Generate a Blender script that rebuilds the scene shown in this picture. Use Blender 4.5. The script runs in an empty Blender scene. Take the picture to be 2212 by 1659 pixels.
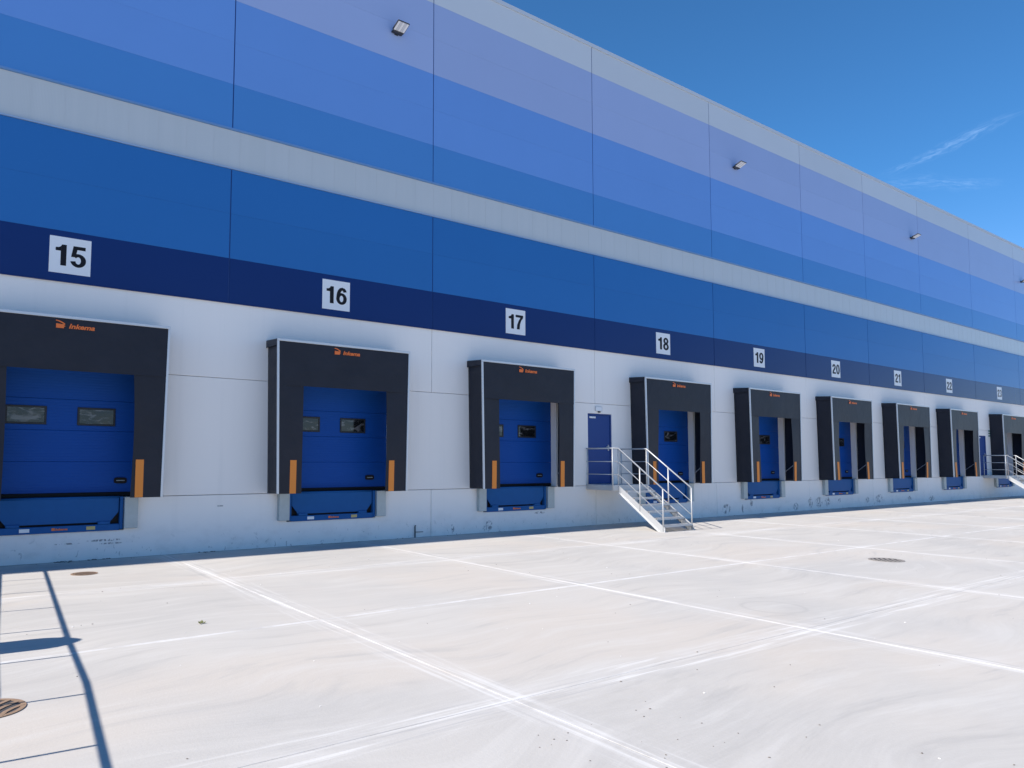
import bpy, bmesh, math, random
from mathutils import Vector, Matrix
random.seed(7)
SC = bpy.context.scene
COL = SC.collection

# ------------------------------------------------------------------ camera
F_PX, W_PX = 1568.42, 2212.0
cam_d = bpy.data.cameras.new('camera')
cam_d.sensor_fit = 'HORIZONTAL'; cam_d.sensor_width = 36.0
cam_d.lens = 36.0 * F_PX / W_PX
cam_d.shift_x = 124.11 / W_PX; cam_d.shift_y = 55.7 / W_PX
cam_d.clip_start = 0.05; cam_d.clip_end = 5000
yaw, pit, rol = math.radians(35.397), math.radians(4.063), math.radians(0.151)
Fv = Vector((math.sin(yaw) * math.cos(pit), math.cos(yaw) * math.cos(pit), math.sin(pit)))
Rv = Vector((math.cos(yaw), -math.sin(yaw), 0)); Uv = Rv.cross(Fv)
R2 = math.cos(rol) * Rv + math.sin(rol) * Uv; U2 = -math.sin(rol) * Rv + math.cos(rol) * Uv
cam = bpy.data.objects.new('camera', cam_d); COL.objects.link(cam)
cam.matrix_world = Matrix(((R2.x, U2.x, -Fv.x, 0.0), (R2.y, U2.y, -Fv.y, -14.295),
                           (R2.z, U2.z, -Fv.z, 1.75), (0, 0, 0, 1)))
SC.camera = cam

# ------------------------------------------------------------------ node helper
class NT:
    def __init__(s, tree):
        s.t = tree; s.n = tree.nodes; s.l = tree.links
    def new(s, typ, **kw):
        n = s.n.new(typ)
        for k, v in kw.items(): setattr(n, k, v)
        return n
    def put(s, sock, v):
        if hasattr(v, 'is_output') or isinstance(v, bpy.types.NodeSocket): s.l.new(v, sock)
        else: sock.default_value = v
    def m(s, op, a, b=None, c=None, clamp=False):
        n = s.new('ShaderNodeMath', operation=op); n.use_clamp = clamp
        s.put(n.inputs[0], a)
        if b is not None: s.put(n.inputs[1], b)
        if c is not None: s.put(n.inputs[2], c)
        return n.outputs[0]
    def step(s, x, lo, hi, a=0.0, b=1.0):
        n = s.new('ShaderNodeMapRange'); n.interpolation_type = 'SMOOTHSTEP'
        s.put(n.inputs[0], x); n.inputs[1].default_value = lo; n.inputs[2].default_value = hi
        n.inputs[3].default_value = a; n.inputs[4].default_value = b
        return n.outputs[0]
    def noise(s, vec, scale, detail=3, rough=0.5, dist=0.0):
        n = s.new('ShaderNodeTexNoise'); s.put(n.inputs['Vector'], vec)
        n.inputs['Scale'].default_value = scale; n.inputs['Detail'].default_value = detail
        n.inputs['Roughness'].default_value = rough; n.inputs['Distortion'].default_value = dist
        return n.outputs[0]
    def vscale(s, vec, sc, loc=(0, 0, 0), rot=(0, 0, 0)):
        n = s.new('ShaderNodeMapping'); s.put(n.inputs[0], vec)
        n.inputs[1].default_value = loc; n.inputs[2].default_value = rot; n.inputs[3].default_value = sc
        return n.outputs[0]
    def mix(s, f, a, b):
        n = s.new('ShaderNodeMix', data_type='RGBA'); s.put(n.inputs[0], f)
        for so, v in ((n.inputs[6], a), (n.inputs[7], b)):
            if isinstance(v, tuple): so.default_value = v if len(v) == 4 else v + (1,)
            else: s.l.new(v, so)
        return n.outputs[2]

# ------------------------------------------------------------------ sun and sky
SUN_TRAVEL = Vector((1.07, -0.0757, -1.0)).normalized()
to_sun = -SUN_TRAVEL
sun_d = bpy.data.lights.new('sun', 'SUN'); sun_d.energy = 4.8; sun_d.angle = math.radians(0.53)
sun_d.color = (1.0, 0.93, 0.845)
sun = bpy.data.objects.new('sun', sun_d); COL.objects.link(sun)
sun.rotation_euler = SUN_TRAVEL.to_track_quat('-Z', 'Y').to_euler(); sun.location = (-30, 10, 40)

SKY_TINT = (0.37, 0.80, 1.09)
wd = bpy.data.worlds.new('World'); SC.world = wd; wd.use_nodes = True
N = NT(wd.node_tree); N.n.clear()
sky = N.new('ShaderNodeTexSky', sky_type='NISHITA'); sky.sun_disc = False
sky.sun_elevation = math.asin(to_sun.z); sky.sun_rotation = math.atan2(to_sun.x, to_sun.y)
sky.altitude = 600; sky.air_density = 1.0; sky.dust_density = 0.2; sky.ozone_density = 3.0
tc = N.new('ShaderNodeTexCoord'); sep = N.new('ShaderNodeSeparateXYZ'); N.l.new(tc.outputs['Generated'], sep.inputs[0])
zc = N.m('MAXIMUM', sep.outputs[2], 0.05)
u = N.m('DIVIDE', sep.outputs[0], zc); v = N.m('DIVIDE', sep.outputs[1], zc)
cmb = N.new('ShaderNodeCombineXYZ'); N.l.new(u, cmb.inputs[0]); N.l.new(v, cmb.inputs[1])
warp = N.m('SUBTRACT', N.noise(cmb.outputs[0], 6.0, 3, 0.6), 0.5)
# thin cirrus wisps: (u, v, direction, half length, half width)
total = None
for cu, cv, ang, L, Wd, s in ((2.566, 0.92, math.atan2(-0.394, -0.151), 0.29, 0.055, 0.9), (2.89, 1.07, math.atan2(-0.175, 0.28), 0.27, 0.085, 0.6),
                           (-2.2, 1.6, 0.4, 0.5, 0.06, .8), (2.6, -2.2, 1.2, 0.5, 0.06, .9)):
    du = N.m('SUBTRACT', u, cu); dv = N.m('SUBTRACT', v, cv)
    a = N.m('ADD', N.m('MULTIPLY', du, math.cos(ang)), N.m('MULTIPLY', dv, math.sin(ang)))
    b = N.m('SUBTRACT', N.m('MULTIPLY', dv, math.cos(ang)), N.m('MULTIPLY', du, math.sin(ang)))
    b = N.m('ADD', b, N.m('MULTIPLY', warp, 0.12))
    ma = N.step(N.m('ABSOLUTE', a), L, L * 0.3); mb = N.step(N.m('ABSOLUTE', b), Wd, 0.0)
    c2 = N.new('ShaderNodeCombineXYZ'); N.l.new(N.m('MULTIPLY', a, 9.0), c2.inputs[0]); N.l.new(N.m('MULTIPLY', b, 34.0), c2.inputs[1])
    st = N.step(N.noise(c2.outputs[0], 1.5, 3, 0.65), 0.36, 0.72)
    w = N.m('MULTIPLY', N.m('MULTIPLY', N.m('MULTIPLY', ma, mb), st), s)
    total = w if total is None else N.m('ADD', total, w)
mask = N.m('MULTIPLY', N.m('MULTIPLY', total, N.step(sep.outputs[2], 0.08, 0.2)), 0.34, clamp=True)
# the clear high-altitude blue of the day
tint = N.new('ShaderNodeVectorMath', operation='MULTIPLY'); N.l.new(sky.outputs[0], tint.inputs[0]); N.l.new(N.mix(N.step(sep.outputs[2], 0.0, 0.36), (0.70, 0.80, 1.0, 1), (*SKY_TINT, 1)), tint.inputs[1])
cl = N.mix(mask, tint.outputs[0], (3.2, 5.0, 8.0, 1))
bg = N.new('ShaderNodeBackground'); bg.inputs[1].default_value = 0.106
N.l.new(cl, bg.inputs[0])
wo = N.new('ShaderNodeOutputWorld'); N.l.new(bg.outputs[0], wo.inputs[0])

SC.view_settings.view_transform = 'Standard'; SC.view_settings.look = 'None'
SC.view_settings.exposure = 0.55; SC.view_settings.gamma = 1.0
SC.cycles.use_denoising = True
SC.cycles.max_bounces = 6; SC.cycles.diffuse_bounces = 4

# ------------------------------------------------------------------ materials
def principled(name, col, rough=0.5, metal=0.0, spec=0.5, bump=0.0, bscale=200.0, var=0.0, mottling=0.0, mscale=3.0):
    m = bpy.data.materials.new(name); m.use_nodes = True
    t = NT(m.node_tree); p = m.node_tree.nodes['Principled BSDF']
    p.inputs['Roughness'].default_value = rough; p.inputs['Metallic'].default_value = metal
    p.inputs['Specular IOR Level'].default_value = spec
    p.inputs['Base Color'].default_value = (*col, 1)
    pos = t.new('ShaderNodeNewGeometry').outputs['Position']
    c = None
    if var or mottling:
        f = 1.0
        if var:
            r = t.new('ShaderNodeObjectInfo').outputs['Random']
            f = t.m('ADD', t.m('MULTIPLY', t.m('SUBTRACT', r, 0.5), 2 * var), 1.0)
        if mottling:
            nz = t.m('SUBTRACT', t.noise(pos, mscale, 4, 0.6), 0.5)
            f2 = t.m('ADD', t.m('MULTIPLY', nz, 2 * mottling), 1.0)
            f = t.m('MULTIPLY', f, f2)
        vm = t.new('ShaderNodeVectorMath', operation='SCALE'); vm.inputs[0].default_value = col
        t.put(vm.inputs['Scale'], f)
        t.l.new(vm.outputs[0], p.inputs['Base Color'])
    if bump:
        b = t.new('ShaderNodeBump'); b.inputs['Strength'].default_value = 1.0; b.inputs['Distance'].default_value = bump
        t.l.new(t.noise(pos, bscale, 3, 0.6), b.inputs['Height']); t.l.new(b.outputs[0], p.inputs['Normal'])
    return m

def cladding(name, col):
    m = principled(name, col, rough=0.22, spec=0.2, bump=0.0004, bscale=1.3, var=0.025, mottling=0.03, mscale=0.7)
    return m
M = {}
M['navy'] = cladding('navy_sheet', (0.009, 0.032, 0.145))
M['blue'] = cladding('royal_blue_sheet', (0.028, 0.152, 0.42))
M['blue2'] = cladding('mid_blue_sheet', (0.074, 0.248, 0.58))
M['sky'] = cladding('light_blue_sheet', (0.145, 0.315, 0.69))
M['lav'] = cladding('lavender_sheet', (0.33, 0.425, 0.67))
M['pale'] = cladding('pale_grey_sheet', (0.55, 0.60, 0.65))
M['seam'] = principled('seam_sheet', (0.028, 0.075, 0.24), 0.6, spec=0.1)
M['blue_trim'] = principled('blue_trim', (0.12, 0.27, 0.55), 0.4)
M['pale_trim'] = principled('pale_blue_trim', (0.30, 0.43, 0.62), 0.4)
M['coping'] = principled('coping', (0.52, 0.57, 0.63), 0.5, spec=0.2)
M['door'] = principled('door_blue', (0.008, 0.075, 0.34), 0.45, spec=0.12, mottling=0.03)
M['steel_door'] = principled('steel_door_blue', (0.03, 0.07, 0.24), 0.45, spec=0.15)
M['leveller'] = principled('leveller_blue', (0.012, 0.10, 0.30), 0.5, spec=0.15, mottling=0.10, mscale=6)
M['black'] = principled('black_rubber', (0.012, 0.012, 0.014), 0.6, spec=0.2)
M['fabric'] = principled('grey_black_fabric', (0.022, 0.024, 0.034), 0.42, spec=0.20, bump=0.012, bscale=2.6, mottling=0.22, mscale=2.2)
M['orange'] = principled('orange_mark', (0.74, 0.25, 0.05), 0.55, spec=0.2)
M['logo'] = principled('orange_print', (0.80, 0.17, 0.03), 0.5)
M['trim'] = principled('aluminium_trim', (0.62, 0.64, 0.66), 0.38, 0.3)
M['galv'] = principled('galvanised_steel', (0.50, 0.51, 0.52), 0.45, 0.35, mottling=0.08, mscale=14)
M['galv_plate'] = principled('galvanised_plate', (0.42, 0.47, 0.48), 0.5, 0.2, mottling=0.14, mscale=9)
M['sign'] = principled('white_sign', (0.78, 0.80, 0.82), 0.4)
M['ink'] = principled('black_ink', (0.012, 0.012, 0.016), 0.5, spec=0.15)
M['lens'] = principled('lamp_lens', (0.88, 0.88, 0.86), 0.3)
M['lens2'] = principled('lamp_lens_stripe', (0.66, 0.67, 0.68), 0.3)
M['lamp'] = principled('lamp_housing', (0.03, 0.032, 0.04), 0.45)
def pane_mat():
    m = principled('acrylic_pane', (0.02, 0.02, 0.022), 0.08, spec=0.7); t = NT(m.node_tree); p = t.n['Principled BSDF']
    pos = t.new('ShaderNodeNewGeometry').outputs['Position']
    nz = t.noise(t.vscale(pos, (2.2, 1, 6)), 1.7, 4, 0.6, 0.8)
    t.l.new(t.mix(t.step(nz, 0.50, 0.66), (0.010, 0.011, 0.013), (0.14, 0.14, 0.15)), p.inputs['Base Color'])  # streaky reflections and glimpses of the interior painted into the base colour
    b = t.new('ShaderNodeBump'); b.inputs['Distance'].default_value = 0.002; t.l.new(t.noise(pos, 4.0, 2), b.inputs['Height']); t.l.new(b.outputs[0], p.inputs['Normal'])
    return m
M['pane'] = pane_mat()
M['frame'] = principled('window_gasket', (0.012, 0.014, 0.018), 0.5)
M['rust'] = principled('cast_iron', (0.27, 0.18, 0.12), 0.8, mottling=0.3, mscale=30)
M['iron'] = principled('grey_iron', (0.26, 0.24, 0.22), 0.8, mottling=0.3, mscale=30)
M['iron_dark'] = principled('dark_iron', (0.06, 0.065, 0.07), 0.6)
M['dark'] = principled('dark_core', (0.05, 0.05, 0.055), 0.9)
M['leaf'] = principled('dry_leaf', (0.16, 0.17, 0.06), 0.8)
M['green'] = principled('green_sign', (0.05, 0.16, 0.10), 0.5)
M['yellow'] = principled('yellow_label', (0.55, 0.42, 0.16), 0.5)
M['stone'] = principled('pebble', (0.20, 0.18, 0.16), 0.9)
M['chip'] = principled('mortar_chip', (0.75, 0.74, 0.72), 0.9)

# painted precast concrete, with scuffs near the ground
def wall_mat():
    m = bpy.data.materials.new('painted_precast'); m.use_nodes = True
    t = NT(m.node_tree); p = t.n['Principled BSDF']
    pos = t.new('ShaderNodeNewGeometry').outputs['Position']
    sp = t.new('ShaderNodeSeparateXYZ'); t.l.new(pos, sp.inputs[0])
    z = sp.outputs[2]
    big = t.noise(t.vscale(pos, (0.5, 1, 0.16)), 1.6, 4, 0.55)
    c = t.mix(big, (0.87, 0.84, 0.80), (0.92, 0.88, 0.84))
    streak = t.step(t.noise(t.vscale(pos, (5, 1, 0.25)), 1.0, 4, 0.6), 0.52, 0.75)
    c = t.mix(t.m('MULTIPLY', streak, 0.10), c, (0.55, 0.55, 0.54))
    low = t.step(z, 0.55, 0.05)
    lowish = t.step(z, 0.9, 0.0)
    grime = t.step(t.noise(t.vscale(pos, (1.6, 1, 2.6)), 1.5, 6, 0.65), 0.46, 0.72)
    c = t.mix(t.m('MULTIPLY', t.m('MULTIPLY', grime, lowish), 0.22), c, (0.40, 0.38, 0.35))
    gate = None
    for xc, zc, rx, rz in ((10.1, 0.14, 0.06, 0.11), (11.2, 0.17, 0.13, 0.13), (12.9, 0.42, 0.2, 0.03), (21.06, 0.22, 0.22, 0.17), (21.95, 0.2, 0.06, 0.14), (22.45, 0.38, 0.1, 0.12),
                           (25.2, 0.16, 0.18, 0.14), (26.2, 0.28, 0.16, 0.2), (26.8, 0.27, 0.26, 0.2), (27.4, 0.28, 0.2, 0.18), (28.3, 0.3, 0.1, 0.08), (30.5, 0.26, 0.16, 0.12), (31.5, 0.28, 0.3, 0.18),
                           (34.2, 0.2, 0.2, 0.12), (36.4, 0.16, 0.3, 0.12), (4.55, 0.87, 0.11, 0.012), (2.5, 0.33, 0.3, 0.02), (1.9, 0.3, 0.2, 0.015), (2.6, 0.27, 0.2, 0.015)):
        ex = t.m('POWER', t.m('DIVIDE', t.m('SUBTRACT', sp.outputs[0], xc), rx), 2.0)
        ez = t.m('POWER', t.m('DIVIDE', t.m('SUBTRACT', z, zc), rz), 2.0)
        e = t.m('ADD', ex, ez)
        gate = e if gate is None else t.m('MINIMUM', gate, e)
    gate = t.step(gate, 1.3, 0.5)
    mark = t.step(t.noise(t.vscale(pos, (9.0, 1, 4.5), (1.3, 0, 4), (0, 0.35, 0)), 1.6, 3, 0.65, 0.6), 0.47, 0.56)
    c = t.mix(t.m('MULTIPLY', t.m('MULTIPLY', mark, gate), 0.78), c, (0.12, 0.12, 0.13))
    specks = t.m('MULTIPLY', t.step(t.noise(t.vscale(pos, (3.4, 1, 2.2), (1.3, 0, 4)), 3.2, 3, 0.7, 0.8), 0.63, 0.67), low)
    c = t.mix(t.m('MULTIPLY', specks, 0.45), c, (0.18, 0.18, 0.18))
    rr = t.new('ShaderNodeObjectInfo').outputs['Random']
    c = t.mix(t.m('MULTIPLY', rr, 0.10), c, (0.70, 0.69, 0.67))
    t.l.new(c, p.inputs['Base Color']); p.inputs['Roughness'].default_value = 0.72
    b = t.new('ShaderNodeBump'); b.inputs['Strength'].default_value = 0.5; b.inputs['Distance'].default_value = 0.003
    t.l.new(t.noise(pos, 60, 4, 0.6), b.inputs['Height']); t.l.new(b.outputs[0], p.inputs['Normal'])
    return m
M['wall'] = wall_mat()

# brushed white concrete of the yard
JX0, JXP, JY0, JYP = 3.525, 4.03, -3.48, 3.305
def yard_mat(joints=True):
    m = bpy.data.materials.new('yard_concrete'); m.use_nodes = True
    t = NT(m.node_tree); p = t.n['Principled BSDF']
    pos = t.new('ShaderNodeNewGeometry').outputs['Position']
    sp = t.new('ShaderNodeSeparateXYZ'); t.l.new(pos, sp.inputs[0])
    x, y = sp.outputs[0], sp.outputs[1]
    rnd = t.new('ShaderNodeObjectInfo').outputs['Random']
    warpv = t.new('ShaderNodeTexNoise'); t.l.new(pos, warpv.inputs['Vector']); warpv.inputs['Scale'].default_value = 0.35; warpv.inputs['Detail'].default_value = 1
    vm = t.new('ShaderNodeVectorMath', operation='MULTIPLY_ADD'); t.l.new(warpv.outputs[1], vm.inputs[0])
    vm.inputs[1].default_value = (2.2, 2.2, 0); t.l.new(pos, vm.inputs[2])
    big = t.noise(pos, 0.33, 4, 0.55)
    c = t.mix(t.step(big, 0.3, 0.7), (0.430, 0.415, 0.392), (0.498, 0.473, 0.436))
    tint = t.step(t.noise(t.vscale(pos, (0.25, 0.4, 1), (4, 9, 0)), 1.0, 3), 0.45, 0.68)
    c = t.mix(t.m('MULTIPLY', tint, 0.75), c, (0.510, 0.460, 0.404))
    trowel = t.noise(t.vscale(vm.outputs[0], (0.35, 2.6, 1), (0, 0, 0), (0, 0, 0.25)), 1.5, 4, 0.62)
    c = t.mix(t.m('MULTIPLY', t.step(trowel, 0.50, 0.72), 0.42), c, (0.566, 0.549, 0.520))
    c = t.mix(t.m('MULTIPLY', t.step(trowel, 0.48, 0.28), 0.58), c, (0.366, 0.353, 0.336))
    fine = t.noise(t.vscale(vm.outputs[0], (3, 22, 1), (0, 0, 0), (0, 0, 0.25)), 1.2, 4, 0.7)
    c = t.mix(t.m('MULTIPLY', t.step(fine, 0.35, 0.75), 0.16), c, (0.596, 0.572, 0.544))
    # slab to slab shade
    c = t.mix(t.m('MULTIPLY', rnd, 0.16), c, (0.544, 0.523, 0.496))
    # dust and slurry along the joints
    jn = t.m('MULTIPLY', t.m('SUBTRACT', t.noise(pos, 1.3, 3), 0.5), 0.10)
    brk = t.noise(pos, 2.4, 4, 0.65)
    dx = t.m('PINGPONG', t.m('SUBTRACT', x, JX0), JXP / 2)
    dy = t.m('PINGPONG', t.m('SUBTRACT', y, JY0), JYP / 2)
    even = t.step(t.m('COSINE', t.m('MULTIPLY', t.m('SUBTRACT', y, JY0), math.pi / JYP)), -0.2, 0.2)
    odd = t.m('SUBTRACT', 1.0, even)
    lng = t.noise(pos, 0.5, 2)
    def dusty(c, d, along_x, core_w, core_f, wide_w, white_f, grey_f):
        sc = (0.55, 15.0, 1.0) if along_x else (15.0, 0.55, 1.0)
        stk = t.noise(t.vscale(pos, sc, (3.7, 1.9, 0)), 1.0, 4, 0.6, 0.25)
        dn = t.m('ADD', d, jn)
        fall = t.step(dn, wide_w, wide_w * 0.25)
        soft = t.m('MULTIPLY', fall, t.step(brk, 0.15, 0.85))
        c = t.mix(t.m('MULTIPLY', t.m('MULTIPLY', soft, white_f), 0.5), c, (0.62, 0.61, 0.60))
        wl = t.m('MULTIPLY', fall, t.step(stk, 0.50, 0.66))
        c = t.mix(t.m('MULTIPLY', wl, white_f), c, (0.72, 0.715, 0.70))
        gl = t.m('MULTIPLY', t.m('MULTIPLY', fall, t.step(stk, 0.46, 0.33)), t.step(lng, 0.38, 0.62))
        c = t.mix(t.m('MULTIPLY', gl, grey_f), c, (0.33, 0.33, 0.335))
        core = t.m('MULTIPLY', t.step(t.m('ADD', d, t.m('MULTIPLY', jn, 0.25)), core_w, 0.006), t.step(t.m('ADD', brk, t.m('MULTIPLY', lng, 0.4)), 0.45, 0.85))
        return t.mix(t.m('MULTIPLY', core, core_f), c, (0.78, 0.775, 0.765))
    c = dusty(c, dx, False, 0.036, 0.48, 0.30, 0.44, 0.60)
    c = dusty(c, dy, True, 0.048, t.m('ADD', t.m('MULTIPLY', odd, 0.54), 0.10), 0.34, t.m('ADD', t.m('MULTIPLY', even, 0.38), 0.18), t.m('ADD', t.m('MULTIPLY', even, 0.35), 0.2))
    # faint ring stain left by a drum
    r = t.m('SQRT', t.m('ADD', t.m('POWER', t.m('SUBTRACT', x, 8.33), 2.0), t.m('POWER', t.m('SUBTRACT', y, -9.25), 2.0)))
    ring = t.m('MULTIPLY', t.step(t.m('ABSOLUTE', t.m('SUBTRACT', r, 0.36)), 0.05, 0.0), 0.35)
    c = t.mix(ring, c, (0.357, 0.345, 0.328))
    # fine speckle and dirt drifted at the wall foot
    spk = t.step(t.noise(pos, 16, 3, 0.7), 0.68, 0.76)
    c = t.mix(t.m('MULTIPLY', spk, 0.10), c, (0.281, 0.258, 0.232))
    foot = t.m('MULTIPLY', t.step(y, -0.35, 0.0), t.step(t.noise(pos, 3, 4), 0.40, 0.62))
    c = t.mix(t.m('MULTIPLY', foot, 0.5), c, (0.255, 0.240, 0.216))
    t.l.new(c, p.inputs['Base Color']); p.inputs['Roughness'].default_value = 0.85
    p.inputs['Specular IOR Level'].default_value = 0.3
    b = t.new('ShaderNodeBump'); b.inputs['Strength'].default_value = 0.5; b.inputs['Distance'].default_value = 0.004
    hgt = t.m('ADD', t.noise(pos, 35, 4, 0.7), t.m('MULTIPLY', trowel, 1.2))
    t.l.new(hgt, b.inputs['Height']); t.l.new(b.outputs[0], p.inputs['Normal'])
    return m
M['yard'] = yard_mat()
M['ground'] = principled('sealant_and_far_yard', (0.50, 0.49, 0.48), 0.9, mottling=0.12, mscale=0.4)

def glazing_mat():
    m = bpy.data.materials.new('translucent_panel'); m.use_nodes = True
    t = NT(m.node_tree); p = t.n['Principled BSDF']
    pos = t.new('ShaderNodeNewGeometry').outputs['Position']
    r = t.new('ShaderNodeObjectInfo').outputs['Random']
    rib = t.noise(t.vscale(pos, (7, 1, 0.2)), 1.0, 3)
    c = t.mix(rib, (0.48, 0.52, 0.53), (0.54, 0.57, 0.58))
    c = t.mix(t.m('MULTIPLY', r, 0.25), c, (0.53, 0.57, 0.60))
    t.l.new(c, p.inputs['Base Color']); p.inputs['Roughness'].default_value = 0.3
    w = t.new('ShaderNodeTexWave', wave_type='BANDS', bands_direction='X'); t.l.new(pos, w.inputs[0]); w.inputs['Scale'].default_value = 14
    b = t.new('ShaderNodeBump'); b.inputs['Strength'].default_value = 0.25; b.inputs['Distance'].default_value = 0.002
    t.l.new(w.outputs[1], b.inputs['Height']); t.l.new(b.outputs[0], p.inputs['Normal'])
    return m
M['glazing'] = glazing_mat()

# ------------------------------------------------------------------ mesh helpers
class MB:
    def __init__(s): s.v = []; s.f = []
    def box(s, x0, x1, y0, y1, z0, z1):
        b = len(s.v)
        s.v += [(x, y, z) for z in (z0, z1) for y in (y0, y1) for x in (x0, x1)]
        s.f += [tuple(b + i for i in q) for q in ((0, 2, 3, 1), (4, 5, 7, 6), (0, 1, 5, 4), (2, 6, 7, 3), (0, 4, 6, 2), (1, 3, 7, 5))]
        return s
    def prism(s, pts, axis, a, b):
        """extrude a closed 2-D outline along an axis ('x','y','z')"""
        n = len(pts); k = len(s.v)
        for w in (a, b):
            for (p, q) in pts:
                s.v.append({'x': (w, p, q), 'y': (p, w, q), 'z': (p, q, w)}[axis])
        s.f.append(tuple(k + i for i in range(n))); s.f.append(tuple(k + n + i for i in reversed(range(n))))
        for i in range(n):
            j = (i + 1) % n; s.f.append((k + i, k + n + i, k + n + j, k + j))
        return s
    def tube(s, pts, r, n=10):
        pts = [Vector(p) for p in pts]; k = len(s.v)
        for i, p in enumerate(pts):
            d0 = (pts[i] - pts[i - 1]).normalized() if i > 0 else (pts[1] - pts[0]).normalized()
            d1 = (pts[i + 1] - pts[i]).normalized() if i < len(pts) - 1 else d0
            t = (d0 + d1).normalized(); sc = 1.0 / max(0.3, t.dot(d1))
            ref = Vector((0.31, 0.2, 1)) if abs(t.z) < 0.9 else Vector((1, 0.2, 0.1))
            a = t.cross(ref).normalized(); b = t.cross(a)
            for q in range(n):
                an = 2 * math.pi * q / n
                s.v.append(tuple(p + (a * math.cos(an) + b * math.sin(an)) * r * (sc ** 0.5)))
        for i in range(len(pts) - 1):
            for q in range(n):
                q2 = (q + 1) % n; A = k + i * n
                s.f.append((A + q, A + q2, A + n + q2, A + n + q))
        s.f.append(tuple(k + q for q in reversed(range(n))))
        e = k + (len(pts) - 1) * n; s.f.append(tuple(e + q for q in range(n)))
        return s
    def mesh(s, name, mat, bevel=0.0, smooth=False):
        me = bpy.data.meshes.new(name); me.from_pydata(s.v, [], s.f)
        bm = bmesh.new(); bm.from_mesh(me)
        bmesh.ops.recalc_face_normals(bm, faces=bm.faces)
        if bevel:
            ed = [e for e in bm.edges if len(e.link_faces) == 2 and e.calc_face_angle(0) > 0.5]
            bmesh.ops.bevel(bm, geom=ed, offset=bevel, segments=1, affect='EDGES', clamp_overlap=True)
        bm.to_mesh(me); bm.free()
        if smooth:
            for f in me.polygons: f.use_smooth = len(f.vertices) == 4
        me.materials.append(M[mat]); return me
    def obj(s, name, mat, parent=None, loc=None, bevel=0.0, smooth=False):
        return link(name, s.mesh(name, mat, bevel, smooth), parent, loc)

def link(name, me, parent=None, loc=None):
    o = bpy.data.objects.new(name, me); COL.objects.link(o)
    if parent: o.parent = parent
    if loc: o.location = loc
    return o
def tag(o, label=None, cat=None, group=None, kind=None):
    for k, v in (('label', label), ('category', cat), ('group', group), ('kind', kind)):
        if v: o[k] = v
    return o
def thing(name, loc, label, cat, group=None):
    e = bpy.data.objects.new(name, None); COL.objects.link(e); e.location = loc; e.empty_display_size = 0.3
    return tag(e, label, cat, group)
def clone(src, parent, loc=None):
    o = src.copy(); COL.objects.link(o); o.parent = parent
    if loc: o.location = loc
    return o
def plate(xs0, xs1, zs0, zs1, holes, y0, y1):
    """wall plate in x-z with rectangular holes, real reveals"""
    xs = sorted({xs0, xs1, *[h[0] for h in holes], *[h[1] for h in holes]}); xs = [x for x in xs if xs0 <= x <= xs1]
    zs = sorted({zs0, zs1, *[h[2] for h in holes], *[h[3] for h in holes]}); zs = [z for z in zs if zs0 <= z <= zs1]
    def solid(i, j):
        if i < 0 or j < 0 or i >= len(xs) - 1 or j >= len(zs) - 1: return False
        cx, cz = (xs[i] + xs[i + 1]) / 2, (zs[j] + zs[j + 1]) / 2
        return not any(h[0] < cx < h[1] and h[2] < cz < h[3] for h in holes)
    b = MB(); idx = {}
    def vid(x, y, z):
        k = (x, y, z)
        if k not in idx: idx[k] = len(b.v); b.v.append(k)
        return idx[k]
    for i in range(len(xs) - 1):
        for j in range(len(zs) - 1):
            if not solid(i, j): continue
            xa, xb, za, zb = xs[i], xs[i + 1], zs[j], zs[j + 1]
            b.f.append((vid(xa, y0, za), vid(xb, y0, za), vid(xb, y0, zb), vid(xa, y0, zb)))
            b.f.append((vid(xa, y1, za), vid(xa, y1, zb), vid(xb, y1, zb), vid(xb, y1, za)))
            if not solid(i - 1, j): b.f.append((vid(xa, y0, za), vid(xa, y0, zb), vid(xa, y1, zb), vid(xa, y1, za)))
            if not solid(i + 1, j): b.f.append((vid(xb, y0, za), vid(xb, y1, za), vid(xb, y1, zb), vid(xb, y0, zb)))
            if not solid(i, j - 1): b.f.append((vid(xa, y0, za), vid(xa, y1, za), vid(xb, y1, za), vid(xb, y0, za)))
            if not solid(i, j + 1): b.f.append((vid(xa, y0, zb), vid(xb, y0, zb), vid(xb, y1, zb), vid(xa, y1, zb)))
    return b
def text_mesh(body, size, mat, bold=0.0, shear=0.0, sx=1.0, spacing=1.0, depth=0.002):
    """lettering in the x-z plane, facing -y, centred on its origin"""
    cu = bpy.data.curves.new('lettering', 'FONT'); cu.body = body; cu.size = size; cu.offset = bold; cu.shear = shear
    cu.extrude = depth; cu.space_character = spacing; cu.resolution_u = 6
    ob = bpy.data.objects.new('lettering', cu); COL.objects.link(ob)
    bpy.context.view_layer.update()
    me = bpy.data.meshes.new_from_object(ob.evaluated_get(bpy.context.evaluated_depsgraph_get()))
    bpy.data.objects.remove(ob)
    xs = [q.co.x for q in me.vertices]; ys = [q.co.y for q in me.vertices]
    cx, cy = (min(xs) + max(xs)) / 2, (min(ys) + max(ys)) / 2
    for q in me.vertices: q.co = Vector(((q.co.x - cx) * sx, -q.co.z, q.co.y - cy))
    me.materials.clear(); me.materials.append(M[mat]); return me

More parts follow.
